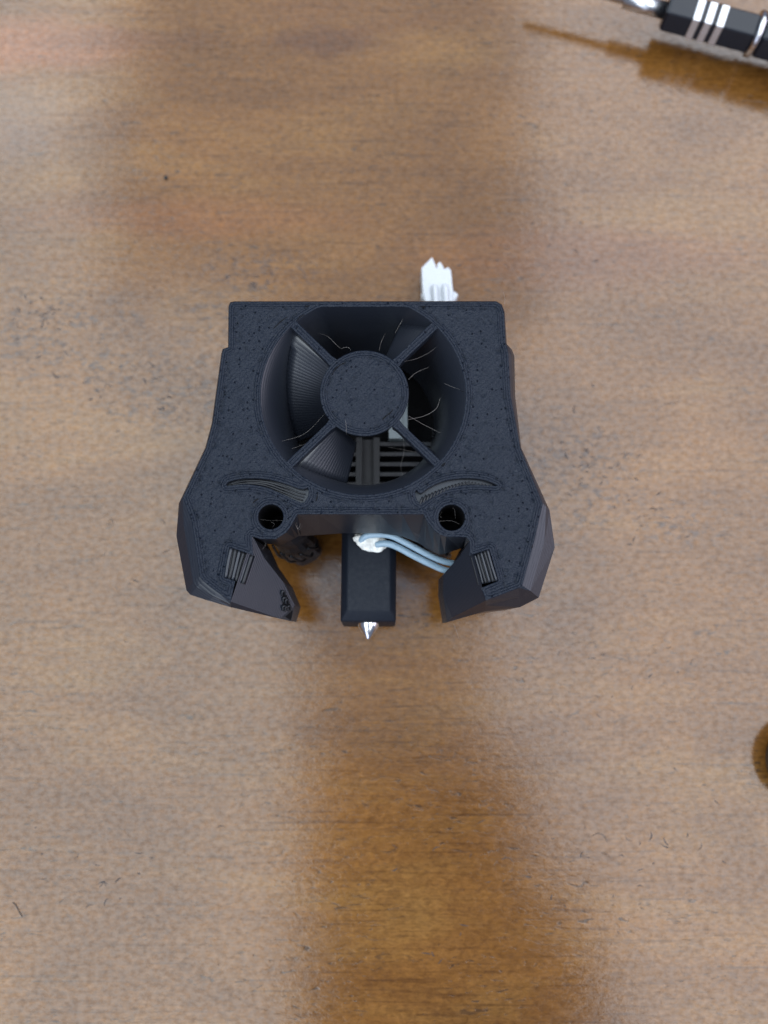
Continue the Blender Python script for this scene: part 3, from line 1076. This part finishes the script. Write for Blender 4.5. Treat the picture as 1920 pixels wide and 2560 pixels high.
prism('housing', [(1062, 756), (1056, 727), (1053, 672), (1070, 668), (1127, 676), (1132, 727), (1130, 756)], h0, 2.6, M['white'], con)
prism('prong', [(1053.5, 680), (1053.5, 671), (1080, 644), (1089, 665), (1090, 690)], h0 + .2, 2.4, M['white'], con, 0.2)
prism('prong', [(1091.5, 690), (1093, 660), (1100, 654), (1109, 668), (1110, 690)], h0 + .2, 2.2, M['white'], con, 0.2)
prism('prong', [(1112, 690), (1113, 672), (1120, 668), (1127, 676), (1128, 690)], h0 + .2, 2.3, M['white'], con, 0.2)
prism('shoulder', [(1064, 757), (1052, 735), (1057, 724), (1131, 722), (1147, 734), (1136, 750), (1128, 757)], h0 - .3, 1.7, M['white'], con, 0.3)
for k in (-1, 1):
    tube('crimp_wire', [(k * 1.25, 1.4, 3.0), (k * 1.25, -0.8, 3.2), (k * 1.2, -4, 2.6), (k * 1.2, -9, 3.5), (k * 1.0, -16, 5.0)], 0.75, M['white'], con, 10, 5)

# ---------------------------------------------------------------- screwdriver at the upper right corner
HZ = 8.0
s0 = T(1662, 26, HZ); s1 = T(1882, 84, HZ)
axis = (s1 - s0); SL = axis.length; axis.normalize()
drv = root('screwdriver', 'black hexagonal screwdriver handle with three silver bands, lying at the upper right corner', 'screwdriver', s0,
           (0, 0, math.atan2(axis.y, axis.x)))
px_mm = 1926.0 / ((s0 - CAM).dot(c_fwd))
RB = 4.75


def lathe(name, prof, mat, parent, sides, rot=0.0, bev=0.0):
    verts, faces = [], []
    for x, r in prof:
        for k in range(sides):
            t = 2 * math.pi * k / sides + rot
            verts.append((x, r * math.cos(t), r * math.sin(t)))
    n = len(prof)
    for i in range(n - 1):
        for k in range(sides):
            k2 = (k + 1) % sides
            faces.append((i * sides + k, i * sides + k2, (i + 1) * sides + k2, (i + 1) * sides + k))
    faces.append(tuple(range(sides))); faces.append(tuple((n - 1) * sides + k for k in range(sides)))
    o = link(name, verts, faces, mat, parent, smooth=(sides > 12))
    if sides <= 12:
        m = o.modifiers.new('soft_edges', 'BEVEL'); m.width = 0.5; m.segments = 3; m.limit_method = 'ANGLE'; m.angle_limit = R(35)
        o.data.polygons.foreach_set('use_smooth', [True] * len(o.data.polygons))
        m2 = o.modifiers.new('weighted', 'WEIGHTED_NORMAL')
    return o


HEXROT = R(78)
lathe('handle', [(0, RB - .5), (0.5, RB), (SL - .4, RB), (SL, RB - .4)], M['lacquer'], drv, 6, HEXROT)
for f in (0.30, 0.43, 0.56):
    lathe('silver_band', [(SL * f, RB + .12), (SL * f + 0.1, RB + .16), (SL * f + 1.7, RB + .16), (SL * f + 1.8, RB + .12)], M['satin_steel'], drv, 6, HEXROT)
lathe('collar', [(SL - .05, 3.0), (SL, 5.2), (SL + 1.1, 5.2), (SL + 1.15, 3.0)], M['steel'], drv, 40)
lathe('rear_handle', [(SL + 1.4, RB - .2), (SL + 2.0, RB + .5), (SL + 40, RB + .5), (SL + 41, RB)], M['lacquer'], drv, 6, HEXROT)
lathe('end_cap', [(SL + 41.1, 7.0), (SL + 42, 7.95), (SL + 48, 7.95), (SL + 50, 6.5)], M['steel'], drv, 40)
lathe('shaft', [(-34, 0.8), (-30, 1.0), (-10.6, 1.1), (-10.5, 1.95), (-0.05, 1.95)], M['satin_steel'], drv, 32)

# ---------------------------------------------------------------- brown rounded thing at the right edge
kc = T(2040, 1912, 5)
kb = root('brown_knob', 'dark brown rounded object just peeking in at the right edge of the picture', 'knob', (kc.x, kc.y, 0))
prof = [(0.0, 8.0), (0.5, 8.8), (2.0, 9.4), (4.5, 9.5), (6.6, 8.6), (8.0, 6.6), (8.8, 4.0), (9.1, 1.2)]
verts, faces = [], []
for z, r in prof:
    for k in range(40):
        t = 2 * math.pi * k / 40
        verts.append((r * math.cos(t), r * math.sin(t), z))
for i in range(len(prof) - 1):
    for k in range(40):
        k2 = (k + 1) % 40
        faces.append((i * 40 + k, i * 40 + k2, (i + 1) * 40 + k2, (i + 1) * 40 + k))
faces.append(tuple(range(40))); faces.append(tuple((len(prof) - 1) * 40 + k for k in range(40)))
link('knob_body', verts, faces, M['knob'], kb, smooth=True)

# ---------------------------------------------------------------- small litter on the table
bm = bmesh.new()
bmesh.ops.create_icosphere(bm, subdivisions=2, radius=0.5)
for v in bm.verts:
    v.co *= 1 + 0.5 * noise.noise(v.co * 3)
    v.co.z *= 0.7
cr_ = link_bm('crumb', bm, M['crumb'], smooth=True)
cr_.scale = (MM, MM, MM)
cr_.location = T(415, 444, 0.3) * MM
tag(cr_, 'tiny black crumb on the bare table at upper left', 'crumb')


def hair(px, label, r=0.06):
    base = T(*px[0])
    v, f = tube_data(catmull([T(x, y, 0.09) - base for x, y in px], 6), r, 5)
    o = link('loose_hair', v, f, M['hair'], None, smooth=True)
    o.scale = (MM, MM, MM)
    o.location = base * MM
    tag(o, label, 'hair', 'loose hairs on the table')


hair([(32, 2256), (40, 2264), (46, 2276), (55, 2292)], 'short dark curved hair on the table near the lower left edge', 0.09)
hair([(1480, 2090), (1496, 2083), (1510, 2090), (1518, 2104)], 'tiny dark curved hair on the pale table, right of the brown patch', 0.05)
hair([(1640, 1030), (1660, 1012), (1700, 1004)], 'fine faint hair on the table to the right of the cover', 0.03)

# fine scratches in the varnish
rs = random.Random(11)
zones = [(z0, z1, z2, z3, int(z4 * 1.7)) for z0, z1, z2, z3, z4 in ((110, 800, 90, 60, 16), (300, 940, 110, 50, 12), (440, 1000, 60, 50, 7), (640, 700, 60, 25, 6), (1470, 1150, 90, 90, 16), (1640, 1310, 90, 60, 9), (1560, 2150, 200, 150, 14), (1150, 2250, 200, 180, 10), (250, 2150, 200, 120, 10), (1300, 620, 200, 60, 6), (300, 1350, 200, 200, 8), (1600, 1700, 200, 150, 8))]
for zx, zy, sx, sy, n in zones:
    for k in range(n):
        x = rs.gauss(zx, sx * .6); y = rs.gauss(zy, sy * .6)
        if abs(x - 915) < 480 and 760 < y < 1560:
            continue
        c = T(x, y)
        a = rs.gauss(0, 0.5) if rs.random() < 0.7 else rs.uniform(0, math.pi)
        ln_ = rs.uniform(0.6, 2.6)
        d = Vector((math.cos(a), math.sin(a), 0)); nn_ = Vector((-d.y, d.x, 0)) * rs.uniform(-.25, .25) * ln_
        r_ = rs.uniform(0.08, 0.20) * (1.3 if zy < 1300 else 1.0)
        pth = [c - d * ln_ * .5 + Vector((0, 0, -r_ * .55)), c + nn_ + Vector((0, 0, -r_ * .45)), c + d * ln_ * .5 + Vector((0, 0, -r_ * .55))]
        tube('scratch', pth, lambda t, r_=r_: r_ * (0.55 + 0.45 * math.sin(math.pi * t)), M['scuff'], table, 5, 3)
